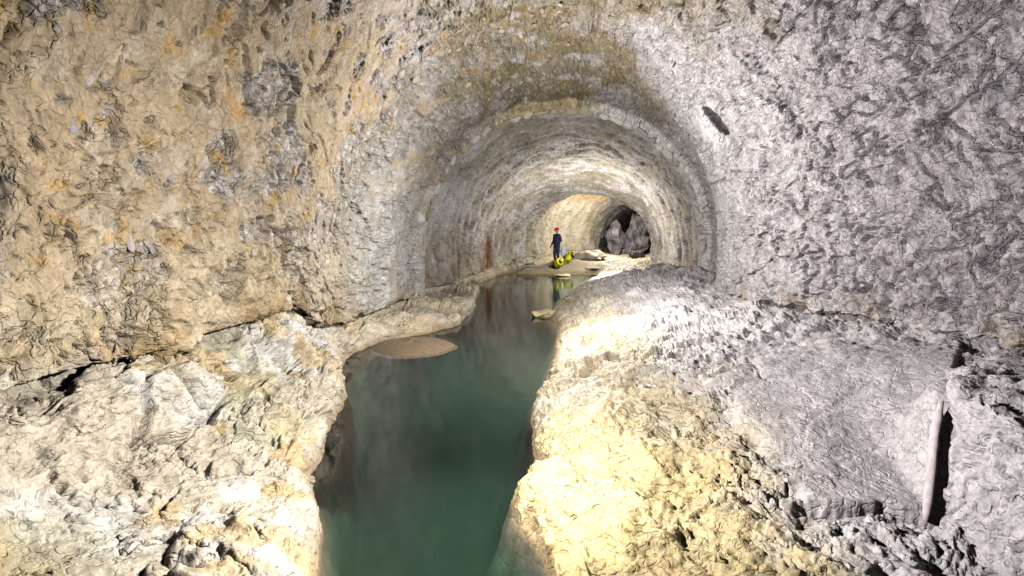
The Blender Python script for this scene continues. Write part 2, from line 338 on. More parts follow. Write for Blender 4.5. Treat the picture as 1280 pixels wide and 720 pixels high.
def bank_disp(i):
    Q = P[i]; Qw, Q2 = warped(Q); lb = leftb[i]; rb = rightb[i]; z_ = Q[:, 2]
    med = fbm(Qw, 1.3, 21, 4); fine = fbm(Q2, 11.0, 31, 3)
    Qb = Q2.copy(); Qb[:, 2] += .25 * med
    bed1 = flakes(Qb, .8, 101, 7, .08, (.7, 1.1, 1.8)); bed2 = flakes(Q2, 2.1, 102, 6, .14, (.65, 1.35, 1.6)); bed3 = flakes(Q2, 4.6, 107, 5, .3, (.65, 1.4, 1.5)); am = .25 + .75 * sstep(-.18, .15, fbm(Q, .8, 111, 3)); am = np.where(rb > 0, .45 + .55 * am, am)
    cb, idb, fb1, fb2 = cracks(Q2, 1.15, 15, .045, (.9, .8, 1.3)); mk = sstep(-.1, .15, fbm(Q, 1.1, 61, 3)); mk2 = sstep(-.05, .2, fbm(Q, 2.3, 62, 3))
    rg = 1 - np.abs(fbm(Q2, 1.7, 106, 4, (1, .8, 1.2))) * 2
    line = (1 - sstep(0, .04, np.abs(fbm(Q2, 1.2, 311, 3)))) * mk2
    j1 = Q2[:, 1] * .75 + .25 * Q2[:, 0] + .5 * med; j1 = np.abs(j1 - np.round(j1)); j2 = Q2[:, 2] * 1.6 + .12 * Q2[:, 1] + .45 * med + .3 * fbm(Q, .8, 340, 2); j2 = np.abs(j2 - np.round(j2) )
    joint = np.maximum((1 - sstep(.006, .022, j1)) * mk2, (1 - sstep(.015, .05, j2)) * mk)
    blk = (idb - .5) * sstep(0, .12, fb2 - fb1)
    dl = .07 * med + .26 * (bed1 - .05) + am * (.10 * bed2 + .03 * bed3 + .010 * fine) + .30 * blk - .22 * cb * mk - .10 * line - .17 * joint
    dr = .10 * med + .24 * (bed1 - .05) + am * (.16 * bed2 + .045 * bed3 + .012 * fine) + .10 * blk - .08 * cb * mk * mk2 - .10 * line * am
    # the flat pale panel above the foot of the right face, with its rounded raised end and undercut
    x_, y_ = Q[:, 0], Q[:, 1]; e = (x_ - 3.90) - (y_ - 5.64) * .77
    near = rb * sstep(2.5, 2.9, x_ + .3 * med); low = 1 - sstep(1.28, 1.42, z_)
    pan = near * (1 - sstep(-.02, .02, e)) * sstep(5.66, 5.70, y_ + .10 * med) * (1 - sstep(8.0, 9.5, y_))
    bead = np.exp(-((e + .05) / .032) ** 2) * near * sstep(5.66, 5.72, y_) * (1 - sstep(6.15, 6.3, y_)) * low
    gap = np.exp(-((e - .04) / .035) ** 2) * near * sstep(5.5, 5.6, y_) * (1 - sstep(6.15, 6.3, y_)) * low
    under = np.exp(-((y_ + .25 * med - 5.60) / .03) ** 2) * near * (1 - sstep(3.9, 3.98, x_))
    pan = pan * low
    clean = near * low * np.exp(-(e / .16) ** 2) * (1 - sstep(6.2, 6.4, y_)) * sstep(5.5, 5.6, y_)
    dr = dr * (1 - .8 * pan) * (1 - .5 * clean)  + .05 * pan - .10 * gap - .24 * under
    # narrow upright slot in the left face
    sl = sstep(5.15, 5.3, T[i]) * (1 - sstep(6.1, 6.3, T[i])) * lb; dl *= 1 - .8 * sl * np.exp(-((Q[:, 1] - 7.25) / .15) ** 2)
    dl += sl * (-.16 * np.exp(-((Q[:, 1] - 7.30) / .035) ** 2) + .05 * np.exp(-((Q[:, 1] - 7.20) / .04) ** 2))
    dl = dl * (.55 + .45 * sstep(4.6, 6.8, Q[:, 1]))
    d = .14 * fbm(Q, .35, 3, 3) + np.where(rb > 0, dr, dl)
    d *= .25 + .75 * sstep(0, .35, z_)
    return d * (1 - .45 * sstep(26, 29, UU[i]))
i = np.where((lin > 0) & (inner < 1))[0]; disp[i] += (1 - inner[i]) * lin[i] * lining_disp(i)
i = np.where((lin > 0) & (inner > 0))[0]; disp[i] += inner[i] * lin[i] * bore_disp(i)
i = np.where(bank > 0)[0]; disp[i] += bank[i] * bank_disp(i)
i = np.where(bed > 0)[0]; disp[i] += bed[i] * .12 * fbm(P[i], 1.3, 21, 3)
disp *= amp; innerlin = inner * lin
# fall-off ring at the portal lip so that the arch keeps a clean proud edge
lip = np.exp(-((UU - 19.75) / .32) ** 2) * lin
band = sstep(19.42, 19.56, UU + .12 * vnoise(P, 1.1, 77)) * lin * (UU < 20.05) * (arc > .03)
disp = disp * (1 - .5 * lip) + .05 * band
# hand-cut features --------------------------------------------------
def blob(cx, cy, cz, rx, ry, rz, soft=1.0):
    d = ((X - cx) / rx) ** 2 + ((Yc - cy) / ry) ** 2 + ((Z - cz) / rz) ** 2
    return np.exp(-d * soft)
FEAT = []   # filled below from measurements
exec_features = True
NOTCH = blob(4.45, 14.5 + .6 * (Z - 5.05), 5.05, .6, .24, .42, 1.0)
disp += .14 * blob(4.5, 15.2, 4.8, .6, .6, .5) * lin
cut *= amp * (1 - .8 * band) * (1 - .25 * sstep(9, 15, UU))
lean = lin * (1 - inner) * (.25 + 1.5 * sstep(6, 15, UU)) + .5 * inner * lin
Dn = Nn + np.array([0, -1, 0], np.float32) * lean[:, None]; Dn /= np.linalg.norm(Dn, axis=1, keepdims=True)
P = P + Dn * disp[:, None] - (Nn + (Dn - Nn) * (sstep(7.5, 12.5, UU) * .85)[:, None]) * cut[:, None] + (.7 * sstep(.25, .68, NOTCH) * lin)[:, None] * np.array([.42, .62, .05], np.float32)
X, Yc, Z = P[:, 0], P[:, 1], P[:, 2]

# --- colours (surface colours, stains in their own places)
def c3(r_, g_, b_): return np.array([r_, g_, b_], np.float32)
def mixc(A, B, f): return A + (B - A) * np.clip(f, 0, 1)[:, None]
n_a = fbm(P, .8, 201, 4); n_b = fbm(P, 2.4, 203, 4); n_c = fbm(P, 6.0, 205, 3); n_d = fbm(P, .4, 207, 3)
Cc = np.tile(c3(.50, .44, .38), (len(P), 1))
tan = c3(.365, .28, .18); olive = c3(.25, .205, .115); grey = c3(.46, .42, .415); pale = c3(.62, .585, .575); blu = c3(.19, .18, .20); ochre = c3(.42, .25, .06); rust = c3(.17, .09, .04); white = c3(.74, .72, .68); cream = c3(.68, .58, .40); org = c3(.56, .39, .16); lav = c3(.57, .535, .54)
leftness = 1 - sstep(.20, .42, arc + .12 * n_d)
centre = sstep(.24, .38, arc + .1 * n_a) * (1 - sstep(.58, .70, arc + .16 * n_d))
Lc = np.tile(grey, (len(P), 1))
Lc = mixc(Lc, pale, sstep(-.1, .35, n_b) * .6)
Lc = mixc(Lc, blu, sstep(.26, .42, fbm(P, 1.9, 209, 4)) * .65); Lc = mixc(Lc, c3(.26, .21, .22), sstep(.1, .4, fbm(P, 5.0, 210, 3)) * .6)
Lc = mixc(Lc, olive, centre * (.75 + .4 * sstep(-.2, .3, n_a)))
Lc = mixc(Lc, c3(.27, .17, .08), centre * sstep(.15, .35, fbm(P, 1.6, 212, 3)) * .6)
Lc = mixc(Lc, pale, centre * sstep(.20, .30, fbm(P, 1.6, 211, 4)) * .55)
Tn = mixc(np.tile(tan, (len(P), 1)), c3(.46, .40, .31), sstep(.0, .3, n_b) * .5); Tn = mixc(Tn, c3(.34, .315, .29), (1 - plast) * .6); Tn = mixc(Tn, pale, (1 - plast) * sstep(.1, .3, n_c) * .5)
Lc = mixc(Lc, Tn, leftness)
Lc = mixc(Lc, ochre, (leftness * .6 + centre * .35) * sstep(.34, .42, fbm(P, 3.0, 215, 4)))
Lc = mixc(Lc, cream, leftness * sstep(3.2, 1.8, Z) * .5)
# flank beside the portal: blended paler nearer the portal
Lc = mixc(Lc, white, (1 - inner) * sstep(13.2, 16.5, UU) * sstep(.30, .05, arc) * (.55 + .5 * sstep(-.2, .2, n_b)))
Lc = mixc(Lc, c3(.62, .59, .56), (1 - inner) * sstep(13.0, 16.5, UU) * sstep(.62, .76, arc) * .75)
Lc = mixc(Lc, white, blob(4.5, 15.2, 4.8, .6, .6, .5) * 1.6)
# portal ring
ring = sstep(19.28, 19.38, UU + .12 * vnoise(P, 1.5, 78)) * lin * (UU < 20.05)
Lc = mixc(Lc, cream, ring * sstep(.25, .45, arc) * .85 * sstep(-.2, .1, n_b + .1)); Lc = mixc(Lc, c3(.78, .76, .72), ring * sstep(.52, .60, arc) * .9); Lc = mixc(Lc, org, ring * sstep(.35, .42, arc) * sstep(.58, .50, arc) * .45)
# inside the bore
In = mixc(np.tile(c3(.46, .40, .31), (len(P), 1)), c3(.64, .60, .56), sstep(-.15, .25, strip + .4 * n_a))
In = mixc(In, olive, sstep(.1, .35, n_a) * .6); In = mixc(In, blu, sstep(.26, .4, n_b) * .5)
In = mixc(In, c3(.34, .25, .15), sstep(1.6, .5, Z) * .5 * sstep(29, 27, UU))
In = mixc(In, c3(.66, .63, .62), blob(-2.4, 22.3, 3.2, 1.0, 1.8, .8) * 1.2)
In = mixc(In, rust, blob(-1.0, 27.6, 1.0, .55, .75, 1.3, 1.3) * 1.3)
In = mixc(In, cream, sstep(31.5, 33, UU) * .45 * sstep(40, 37, UU)); In = mixc(In, ochre, sstep(31.5, 33, UU) * sstep(3.0, 3.7, Z) * .6)
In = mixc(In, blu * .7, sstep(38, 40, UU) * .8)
Lc = mixc(Lc, In, inner)
# banks
Bl = mixc(np.tile(c3(.60, .52, .40), (len(P), 1)), c3(.72, .69, .63), sstep(-.1, .3, n_a) * .8)
Bl = mixc(Bl, org, sstep(.08, .24, fbm(P, 1.1, 221, 5, (1, 1, .45))) * .7); Bl = mixc(Bl, c3(.52, .50, .34), sstep(.1, .4, fbm(P, .6, 223, 3)) * .5)
Bl = mixc(Bl, c3(.34, .29, .25), sstep(-3.9, -4.7, X) * sstep(-.3, .2, n_b) * .6)
Br = mixc(np.tile(c3(.50, .41, .265), (len(P), 1)), c3(.60, .56, .47), sstep(-.2, .3, n_a) * .6)
Br = mixc(Br, lav, sstep(1.6, 3.4, X + .5 * n_a + (UU - 7) * .0) * .9)
Br = mixc(Br, c3(.55, .42, .16), sstep(9.5, 6.0, UU) * sstep(3.0, 1.6, X + .6 * n_b) * .7)
Br = mixc(Br, c3(.40, .26, .10), sstep(.26, .42, n_c + .3 * n_b) * sstep(3.6, 2.4, X) * .55)
Bk = mixc(Bl, Br, (T > KL + 2).astype(np.float32))
Bk = mixc(Bk, cream, (UU > 13.5) * (T < KL) * .6)
Bk = mixc(Bk, cream * .9, sstep(27, 29, UU))
wetl = sstep(.22, .02, Z + .05 * n_b); Bk = mixc(Bk, c3(.30, .21, .11), wetl * .8); Bk = mixc(Bk, c3(.15, .13, .085), sstep(.02, -.06, Z))
Cc = mixc(Lc, Bk, 1 - lin)
# brown seepage along the joint of lining and rock
jl = np.exp(-((T - (KL - .1)) / .55) ** 2) * (UU < 19.5); jr = np.exp(-((T - (KR + .35)) / .55) ** 2) * (UU < 20)
Cc = mixc(Cc, c3(.36, .22, .07), jl * sstep(-.15, .25, n_a + .2) * .8 * (1 - inner)); Cc = mixc(Cc, c3(.28, .17, .06), jr * sstep(0, .25, fbm(P, .7, 231, 3) + .08) * .95)
Bd = mixc(np.tile(c3(.10, .15, .10), (len(P), 1)), c3(.20, .17, .10), sstep(-.6, -.1, Z))
Cc = mixc(Cc, Bd, bed * 1.0)
Cc = Cc * (1 + .22 * n_c[:, None])
Cc = np.clip(Cc, .015, .82)

def grid_object(name, rows, cols, mat, parent=None, invert=(majority < 0)):
    """quads of the loft over the given rows (round the section) and stations"""
    A = P.reshape(NT, NS, 3)[np.ix_(rows, cols)]; C = Cc.reshape(NT, NS, 3)[np.ix_(rows, cols)]; AL = (1 - .45 * plast).reshape(NT, NS)[np.ix_(rows, cols)]
    h_, w_ = A.shape[:2]; idx = np.arange(h_ * w_).reshape(h_, w_)
    q = np.stack([idx[:-1, :-1], idx[1:, :-1], idx[1:, 1:], idx[:-1, 1:]], 2).reshape(-1, 4)
    if not invert: pass
    else: q = q[:, ::-1]
    me = bpy.data.meshes.new(name); me.vertices.add(h_ * w_); me.vertices.foreach_set('co', A.reshape(-1).astype(np.float32))
    n = len(q); me.loops.add(n * 4); me.loops.foreach_set('vertex_index', q.reshape(-1).astype(np.int32))
    me.polygons.add(n); me.polygons.foreach_set('loop_start', (np.arange(n) * 4).astype(np.int32))
    me.update(calc_edges=True); me.polygons.foreach_set('use_smooth', np.ones(n, bool))
    at = me.attributes.new('tint', 'FLOAT_COLOR', 'POINT')
    at.data.foreach_set('color', np.concatenate([C.reshape(-1, 3), AL.reshape(-1, 1)], 1).reshape(-1).astype(np.float32))
    me.materials.append(mat); me.update()
    o = bpy.data.objects.new(name, me); COL.objects.link(o)
    if parent: o.parent = parent
    o['kind'] = 'structure'
    return o
jp = int(np.argmin(abs(U - 20.0))); jc = int(np.argmin(abs(U - 32.0)))
bw, bl_, br_, be = bound[3], bound[KL], bound[KR], bound[KWR]
def rng(a, b, st=1):
    r_ = list(range(a, b, st)); return r_ + [b]
def join(*ls):
    out = []
    for q in ls: out += [v for v in q if not out or v > out[-1]]
    return out
j5 = int(np.argmin(abs(U - 5.0))); j115 = int(np.argmin(abs(U - 11.0))); j21 = int(np.argmin(abs(U - 21.0))); j3 = int(np.argmin(abs(U - 2.6)))
ra = bl_ + int(.30 * (br_ - bl_)); rb_ = bl_ + int(.62 * (br_ - bl_))
# the stretch overhead and behind the camera is kept coarser
grid_object('tunnel_vault', join(rng(bl_, ra), rng(ra, rb_, 6), rng(rb_, br_)), join(rng(0, j5, 5), rng(j5, j115)), M_LINING)
grid_object('tunnel_vault', rng(bl_, br_), rng(j115, jp), M_LINING)
grid_object('tunnel_bore', rng(bl_, br_, 2), rng(jp, jc), M_BORE)
grid_object('chamber_wall', rng(bl_, br_, 3), rng(jc, NS - 1), M_BORE)
for nm, a, b in (('left_rock_bank', bw, bl_), ('right_rock_bank', br_, be)):
    grid_object(nm, rng(a, b), rng(0, j21), M_ROCK)
    grid_object(nm, rng(a, b, 3), rng(j21, NS - 1), M_ROCK)
grid_object('stream_bed', rng(0, bw), rng(0, NS - 1, 2), M_BED)
grid_object('stream_bed', rng(be, NT - 1), rng(0, NS - 1, 2), M_BED)
# end walls of the modelled stretch, rough rock closing the passage at both ends
def end_wall(name, j):
    A = P.reshape(NT, NS, 3)[::6, j]; c = A.mean(0); bm = bmesh.new(); rings = []
    for k in range(12):
        f = 1 - k / 12; ring_ = []
        for p in A:
            v = c + (p - c) * f; d = math.sin(p[0] * 3 + k) * .12 + math.sin(p[2] * 4 + k * 2.1) * .12
            ring_.append(bm.verts.new((v[0], v[1] + (d if k else 0), v[2])))
        rings.append(ring_)
    for a, b in zip(rings[:-1], rings[1:]):
        for i in range(len(a) - 1): bm.faces.new((a[i], a[i + 1], b[i + 1], b[i]))
    cv = bm.verts.new(c)
    for i in range(len(rings[-1]) - 1): bm.faces.new((rings[-1][i], rings[-1][i + 1], cv))
    me = bpy.data.meshes.new(name); bm.to_mesh(me); me.materials.append(plain('end_rock', (.2, .18, .16), .9))
    o = bpy.data.objects.new(name, me); COL.objects.link(o); o['kind'] = 'structure'
end_wall('tunnel_end_rock', 0); end_wall('passage_end_rock', NS - 1)

# ------------------------------------------------------------ water
def water():
    m, nt, b = newmat('stream_water'); N = nt.nodes; L = nt.links; N.remove(b)
    out = N['Material Output']
    gl = N.new('ShaderNodeBsdfGlossy'); gl.inputs['Roughness'].default_value = .09; gl.inputs['Color'].default_value = (1, 1, 1, 1)
    tr = N.new('ShaderNodeBsdfTransparent'); fr = N.new('ShaderNodeFresnel'); fr.inputs['IOR'].default_value = 1.33
    mx = N.new('ShaderNodeMixShader'); tc = N.new('ShaderNodeTexCoord')
    ns = N.new('ShaderNodeTexNoise'); ns.inputs['Scale'].default_value = 1.6; ns.inputs['Detail'].default_value = 3
    L.new(tc.outputs['Object'], ns.inputs['Vector'])
    bp = N.new('ShaderNodeBump'); bp.inputs['Strength'].default_value = .10; bp.inputs['Distance'].default_value = .05
    L.new(ns.outputs['Fac'], bp.inputs['Height']); L.new(bp.outputs[0], gl.inputs['Normal']); L.new(bp.outputs[0], fr.inputs['Normal'])
    geo = N.new('ShaderNodeNewGeometry'); 
    L.new(fr.outputs[0], mx.inputs[0]); L.new(tr.outputs[0], mx.inputs[1]); L.new(gl.outputs[0], mx.inputs[2]); L.new(mx.outputs[0], out.inputs['Surface'])
    pv = N.new('ShaderNodeVolumePrincipled')
    pv.inputs['Color'].default_value = (.05, .09, .062, 1); pv.inputs['Density'].default_value = .9; pv.inputs['Anisotropy'].default_value = .1
    pv.inputs['Absorption Color'].default_value = (.10, .35, .28, 1)
    L.new(pv.outputs[0], out.inputs['Volume'])
    bm = bmesh.new()
    sel = [i for i in range(NS) if -14 <= U[i] <= 30.2][::6]
    bl, br2, tl, tr2 = [], [], [], []
    for i in sel:
        xa, xb = wl[i] - .8, wr[i] + .8
        y = U[i]
        if y > 20: xa = max(xa, xl[i] - .3)
        tl.append(bm.verts.new((xa, y, 0))); tr2.append(bm.verts.new((xb, y, 0)))
        bl.append(bm.verts.new((xa, y, -3))); br2.append(bm.verts.new((xb, y, -3)))
    for k in range(len(sel) - 1):
        bm.faces.new((tl[k], tr2[k], tr2[k + 1], tl[k + 1])); bm.faces.new((bl[k], bl[k + 1], br2[k + 1], br2[k]))
        bm.faces.new((tl[k], tl[k + 1], bl[k + 1], bl[k])); bm.faces.new((tr2[k], br2[k], br2[k + 1], tr2[k + 1]))
    bm.faces.new((tl[0], bl[0], br2[0], tr2[0])); bm.faces.new((tl[-1], tr2[-1], br2[-1], bl[-1]))
    bmesh.ops.recalc_face_normals(bm, faces=bm.faces)
    me = bpy.data.meshes.new('water'); bm.to_mesh(me); me.materials.append(m)
    o = bpy.data.objects.new('water', me); COL.objects.link(o); o['kind'] = 'structure'
water()

#@@THINGS@@
# ------------------------------------------------------------ things
PG = P.reshape(NT, NS, 3)
FL = np.concatenate([PG[:bound[KL] - 4:3, ::2].reshape(-1, 3), PG[bound[KR] + 4::3, ::2].reshape(-1, 3)])
def ground(x, y):
    d = (FL[:, 0] - x) ** 2 + (FL[:, 1] - y) ** 2; i = np.argsort(d)[:6]; return float(FL[i, 2].max())
def link(name, bm, mat, parent=None, smooth=True, loc=None, rot=None):
    me = bpy.data.meshes.new(name); bm.normal_update(); bm.to_mesh(me); bm.free()
    if mat: me.materials.append(mat)
    if smooth: me.polygons.foreach_set('use_smooth', [True] * len(me.polygons))
    o = bpy.data.objects.new(name, me); COL.objects.link(o)
    if parent: o.parent = parent
    if loc: o.location = loc
    if rot: o.rotation_euler = rot
    return o
def empty(name, loc, label, cat, rz=0, group=None):
    o = bpy.data.objects.new(name, None); COL.objects.link(o); o.location = loc; o.rotation_euler = (0, 0, rz); tag(o, label, cat, group); return o
def rock_bm(seed, sx, sy, sz, sub=2, cuts=9, depth=.62):
    rg = random.Random(seed); bm = bmesh.new(); bmesh.ops.create_icosphere(bm, subdivisions=sub, radius=1)
    pl = []
    for _ in range(cuts):
        n = Vector((rg.gauss(0, 1), rg.gauss(0, 1), rg.gauss(0, 1))).normalized(); pl.append((n, rg.uniform(depth, .95)))
    for v in bm.verts:
        for n, h in pl:
            d = v.co.dot(n)
            if d > h: v.co -= n * (d - h)
        v.co *= 1 + rg.uniform(-.025, .025)
        v.co = Vector((v.co.x * sx, v.co.y * sy, v.co.z * sz))
    return bm
def tube(bm, pts, radii, seg=12, cap=True):
    rings = []; pts = [Vector(p) for p in pts]
    for i, p in enumerate(pts):
        a = pts[max(0, i - 1)]; b = pts[min(len(pts) - 1, i + 1)]; q = (b - a).to_track_quat('Z', 'Y')
        rings.append([bm.verts.new(p + q @ Vector((math.cos(2 * math.pi * k / seg) * radii[i], math.sin(2 * math.pi * k / seg) * radii[i], 0))) for k in range(seg)])
    for a, b in zip(rings[:-1], rings[1:]):
        for k in range(seg): bm.faces.new((a[k], a[(k + 1) % seg], b[(k + 1) % seg], b[k]))
    if cap: bm.faces.new(list(reversed(rings[0]))); bm.faces.new(rings[-1])
    return bm

# stones bedded in the lining
SM = [plain('stone_grey', (.36, .33, .31), .8, .3, 9, .4), plain('stone_pale', (.48, .44, .39), .8, .25, 9, .4), plain('stone_buff', (.38, .31, .21), .85, .3, 9, .4),
      plain('stone_blue', (.24, .235, .25), .8, .35, 9, .4), plain('stone_white', (.58, .55, .50), .75, .2, 9, .4), plain('stone_olive', (.27, .235, .15), .85, .3, 9, .4)]
vault = bpy.data.objects['tunnel_vault']
protos = {}
for mi in range(6):
    for k in range(5):
        bm = rock_bm(100 + k + 5 * mi, 1, 1, 1, 2, 9, .48); me = bpy.data.meshes.new('stone'); bm.to_mesh(me); bm.free(); me.materials.append(SM[mi]); protos[(mi, k)] = me
NG = nrm
def stone(i, j, size, mi, sink=.55, flat=1.0, seed=0):
    rg = random.Random(seed * 31 + i * 7 + j)
    o = bpy.data.objects.new('stone', protos[(mi, rg.randrange(5))]); COL.objects.link(o); o.parent = vault
    n = Vector(NG[i, j]); p = Vector(PG[i, j])
    a = size * rg.uniform(.8, 1.3); b = size * rg.uniform(.6, .95); c = size * rg.uniform(.5, .7) * flat
    q = n.to_track_quat('Z', 'Y') @ Euler((rg.uniform(-.25, .25), rg.uniform(-.25, .25), rg.uniform(0, 6.28))).to_quaternion()
    o.matrix_world = Matrix.LocRotScale(p - n * c * sink, q, (a, b, c)); return o
LG = PG[bl_:br_, :jp].reshape(-1, 3).astype(np.float32)
def nearest(p):
    i = int(np.argmin(((LG - np.array(p, np.float32)) ** 2).sum(1))); return bl_ + i // jp, i % jp
for p, sz, mi, fl_ in [((-3.87, 8.47, 3.16), .11, 1, .7)]:
    i, j = nearest(p); stone(i, j, sz, mi, .5, fl_)
ns = 0; rg = random.Random(11)
while ns < 60:
    i = rg.randrange(bl_ + 60, bl_ + int(.27 * (br_ - bl_))); j = rg.randrange(j5, jp - 60)
    stone(i, j, rg.uniform(.05, .13), rg.choice([0, 0, 1, 3, 2]), rg.uniform(.72, .85), rg.uniform(.35, .6), ns); ns += 1
ns = 0; rg = random.Random(3); placed = []
while ns < 230:
    i = rg.randrange(bl_ + 40, br_ - 30); j = rg.randrange(60, jp - 12); a_ = (tt[i] - KL) / (KR - KL); y_ = U[j]
    if y_ < 5 or (y_ > 18.7): continue
    w = 1.0 if .28 < a_ < .60 else 0
    if plast[i * NS + j] > .3: continue
    if rg.random() > w: continue
    p = PG[i, j]
    if any((p[0] - q[0]) ** 2 + (p[1] - q[1]) ** 2 + (p[2] - q[2]) ** 2 < .12 for q in placed): continue
    placed.append(p); sz = rg.uniform(.05, .11) * (1 + .03 * (y_ - 8))
    if a_ < .24: mi = rg.choice([0, 2, 2, 3, 1])
    elif a_ < .6: mi = rg.choice([5, 5, 2, 5, 0, 2])
    else: mi = rg.choice([0, 1, 0, 1, 4])
    stone(i, j, sz * 1.15, mi, rg.uniform(.5, .8), rg.uniform(.6, .9), ns); ns += 1

# irregular blocks edging the mouth of the bore
rg = random.Random(21); jr_ = int(np.argmin(abs(U - 19.56)))
def block_mesh(seed, mat):
    bm = rock_bm(seed, 1, 1, 1, 2, 12, .55); me = bpy.data.meshes.new('stone'); bm.to_mesh(me); bm.free(); me.materials.append(mat); return me
BMESH = {(m_, k): block_mesh(300 + k * 7 + m_, SM[m_]) for m_ in (0, 1, 2, 4, 5) for k in range(5)}
i = bl_ + int(.06 * (br_ - bl_))
while i < bl_ + .95 * (br_ - bl_):
    L_ = rg.uniform(.18, .50); p0 = PG[i, jr_]; i2 = i
    while i2 < br_ - 2 and np.linalg.norm(PG[i2, jr_] - p0) < L_: i2 += 2
    im = (i + i2) // 2; a_ = (im - bl_) / (br_ - bl_); n_ = (i2 + 3)
    mi = rg.choice([2, 5, 2, 1]) if a_ < .30 else (rg.choice([2, 1, 2, 4]) if a_ < .56 else rg.choice([1, 1, 4, 0]))
    if rg.random() > .12:
        pa = Vector(PG[im, jr_ + 1]); tv = (Vector(PG[i2, jr_]) - Vector(p0)).normalized(); nv = Vector((0, -1, 0)); nv = (nv - tv * nv.dot(tv)).normalized(); bv = nv.cross(tv)
        R_ = Matrix((tv, bv, nv)).transposed().to_quaternion() @ Euler((rg.uniform(-.12, .12), rg.uniform(-.12, .12), rg.uniform(-.10, .10))).to_quaternion()
        hgt = rg.uniform(.09, .17); o = bpy.data.objects.new('stone', BMESH[(mi, rg.randrange(5))]); COL.objects.link(o); o.parent = vault
        o.matrix_world = Matrix.LocRotScale(pa + Vector((0, rg.uniform(.03, .09), 0)), R_, (L_ * .68, hgt, .14))
    i = max(n_, i + 4)

# the rounded raised edge that ends the flat panel of the right bank
RB = PG[br_:be, ::2].reshape(-1, 3); bm = bmesh.new(); ep = []
for k in range(15):
    f = k / 14; q = np.array([3.86 + .30 * f, 5.60 + .42 * f, .28 + 1.02 * f]); v = RB[int(np.argmin(((RB - q) ** 2).sum(1)))]
    ep.append(q * .6 + v * .4)
ep = np.array(ep); 
for _ in range(3): ep[1:-1] = (ep[:-2] + ep[1:-1] * 2 + ep[2:]) / 4
ep = [Vector(v) + Vector((-.035, -.02, .01)) for v in ep]
tube(bm, ep, [.020 + .022 * min(1, k / 2, (14 - k) / 2) + .003 * math.sin(k * 2.3) for k in range(15)], 12)
link('rounded_edge', bm, plain('edge_stone', (.58, .50, .49), .7, .2, 14, .4), bpy.data.objects['right_rock_bank'])['label'] = 'pinkish rounded upright edge of the flat panel'

# loose rocks in and by the stream
m_pale = plain('pale_limestone', (.60, .54, .42), .6, .25, 5, .5); m_lil = plain('dark_limestone', (.12, .11, .12), .6, .7, 2.5, .6); m_yel = plain('yellow_limestone', (.58, .47, .26), .6, .3, 4, .5)
def big_rock(name, label, cat, seed, loc, size, rot, mat, group=None, sub=4):
    bm = rock_bm(seed, *size, sub=sub, cuts=26, depth=.42)
    pts = np.array([v.co[:] for v in bm.verts], np.float32) + seed * 3.1
    d = fbm(pts, 2.0, seed, 4) * .22 + flakes(pts, 1.6, seed + 3, 5, .12, (1.4, 1, 1)) * .40
    for v, q in zip(bm.verts, d): v.co += v.co.normalized() * float(q) * min(size) * 1.3
    o = link(name, bm, mat, None, name != 'boulder', loc, rot); tag(o, label, cat, group); return o
big_rock('pointed_rock', 'pale pointed slab of rock jutting over the dark water from the right bank', 'rock', 5, (1.05, 18.3, .06), (.75, .5, .20), (0, .05, .25), m_yel)
big_rock('rock_slab', 'long pale flat slab of rock at the far water edge right of the caver', 'rock', 12, (4.3, 30.0, .22), (1.5, .5, .20), (0, 0, .12), m_pale)
big_rock('rock_slab', 'rounded white slab behind the caver, in front of the far chamber wall', 'rock', 13, (4.0, 33.2, .50), (1.3, .7, .40), (0, 0, -.1), m_pale)
big_rock('rock_slab', 'low yellowish rock in the water just below the yellow bags', 'rock', 14, (2.3, 28.4, .05), (.6, .35, .12), (0, 0, .1), m_yel)
big_rock('boulder', 'pale low boulder at the water edge left of the caver', 'boulder', 15, (.55, 30.6, .38), (.85, .5, .38), (0, 0, .2), m_pale)
big_rock('boulder', 'tall dark grey boulder standing in the dark passage mouth', 'boulder', 16, (7.0, 36.9, 1.0), (1.15, .8, 1.9), (.1, .15, .3), m_lil)
big_rock('boulder', 'dark leaning boulder at the left side of the passage mouth', 'boulder', 17, (5.9, 36.7, 1.0), (1.0, .6, 1.6), (.0, -.35, .9), m_lil)
big_rock('boulder', 'low wet boulder at the foot of the passage beside the right bore wall', 'boulder', 18, (6.6, 34.2, .5), (.8, .5, .38), (0, .1, .6), m_lil)
m_mud = plain('brown_mud', (.17, .12, .075), .55, .25, 14, .25)
bm = bmesh.new(); c0 = []
for k in range(9):
    f = k / 8; rr = []
    for q in range(64):
        a = 2 * math.pi * q / 64; w = 1 + .03 * math.sin(3 * a) + .02 * math.sin(7 * a)
        rr.append(bm.verts.new((math.cos(a) * .98 * w * f if k else 0.001 * math.cos(a), math.sin(a) * 1.0 * w * f if k else .001 * math.sin(a), (.15 * (1 - f ** 2) + .02 * math.sin(7 * f + 3 * a) * (1 - f)) - .02 - .18 * max(0, f - .8))))
    c0.append(rr)
for a, b in zip(c0[:-1], c0[1:]):
    for q in range(64): bm.faces.new((a[q], b[q], b[(q + 1) % 64], a[(q + 1) % 64]))
o = link('mud_bank', bm, m_mud, None, True, (-2.25, 14.2, .02), (0, 0, -.2)); tag(o, 'smooth brown mud bank rising from the water below the left ledge', 'mud bank')

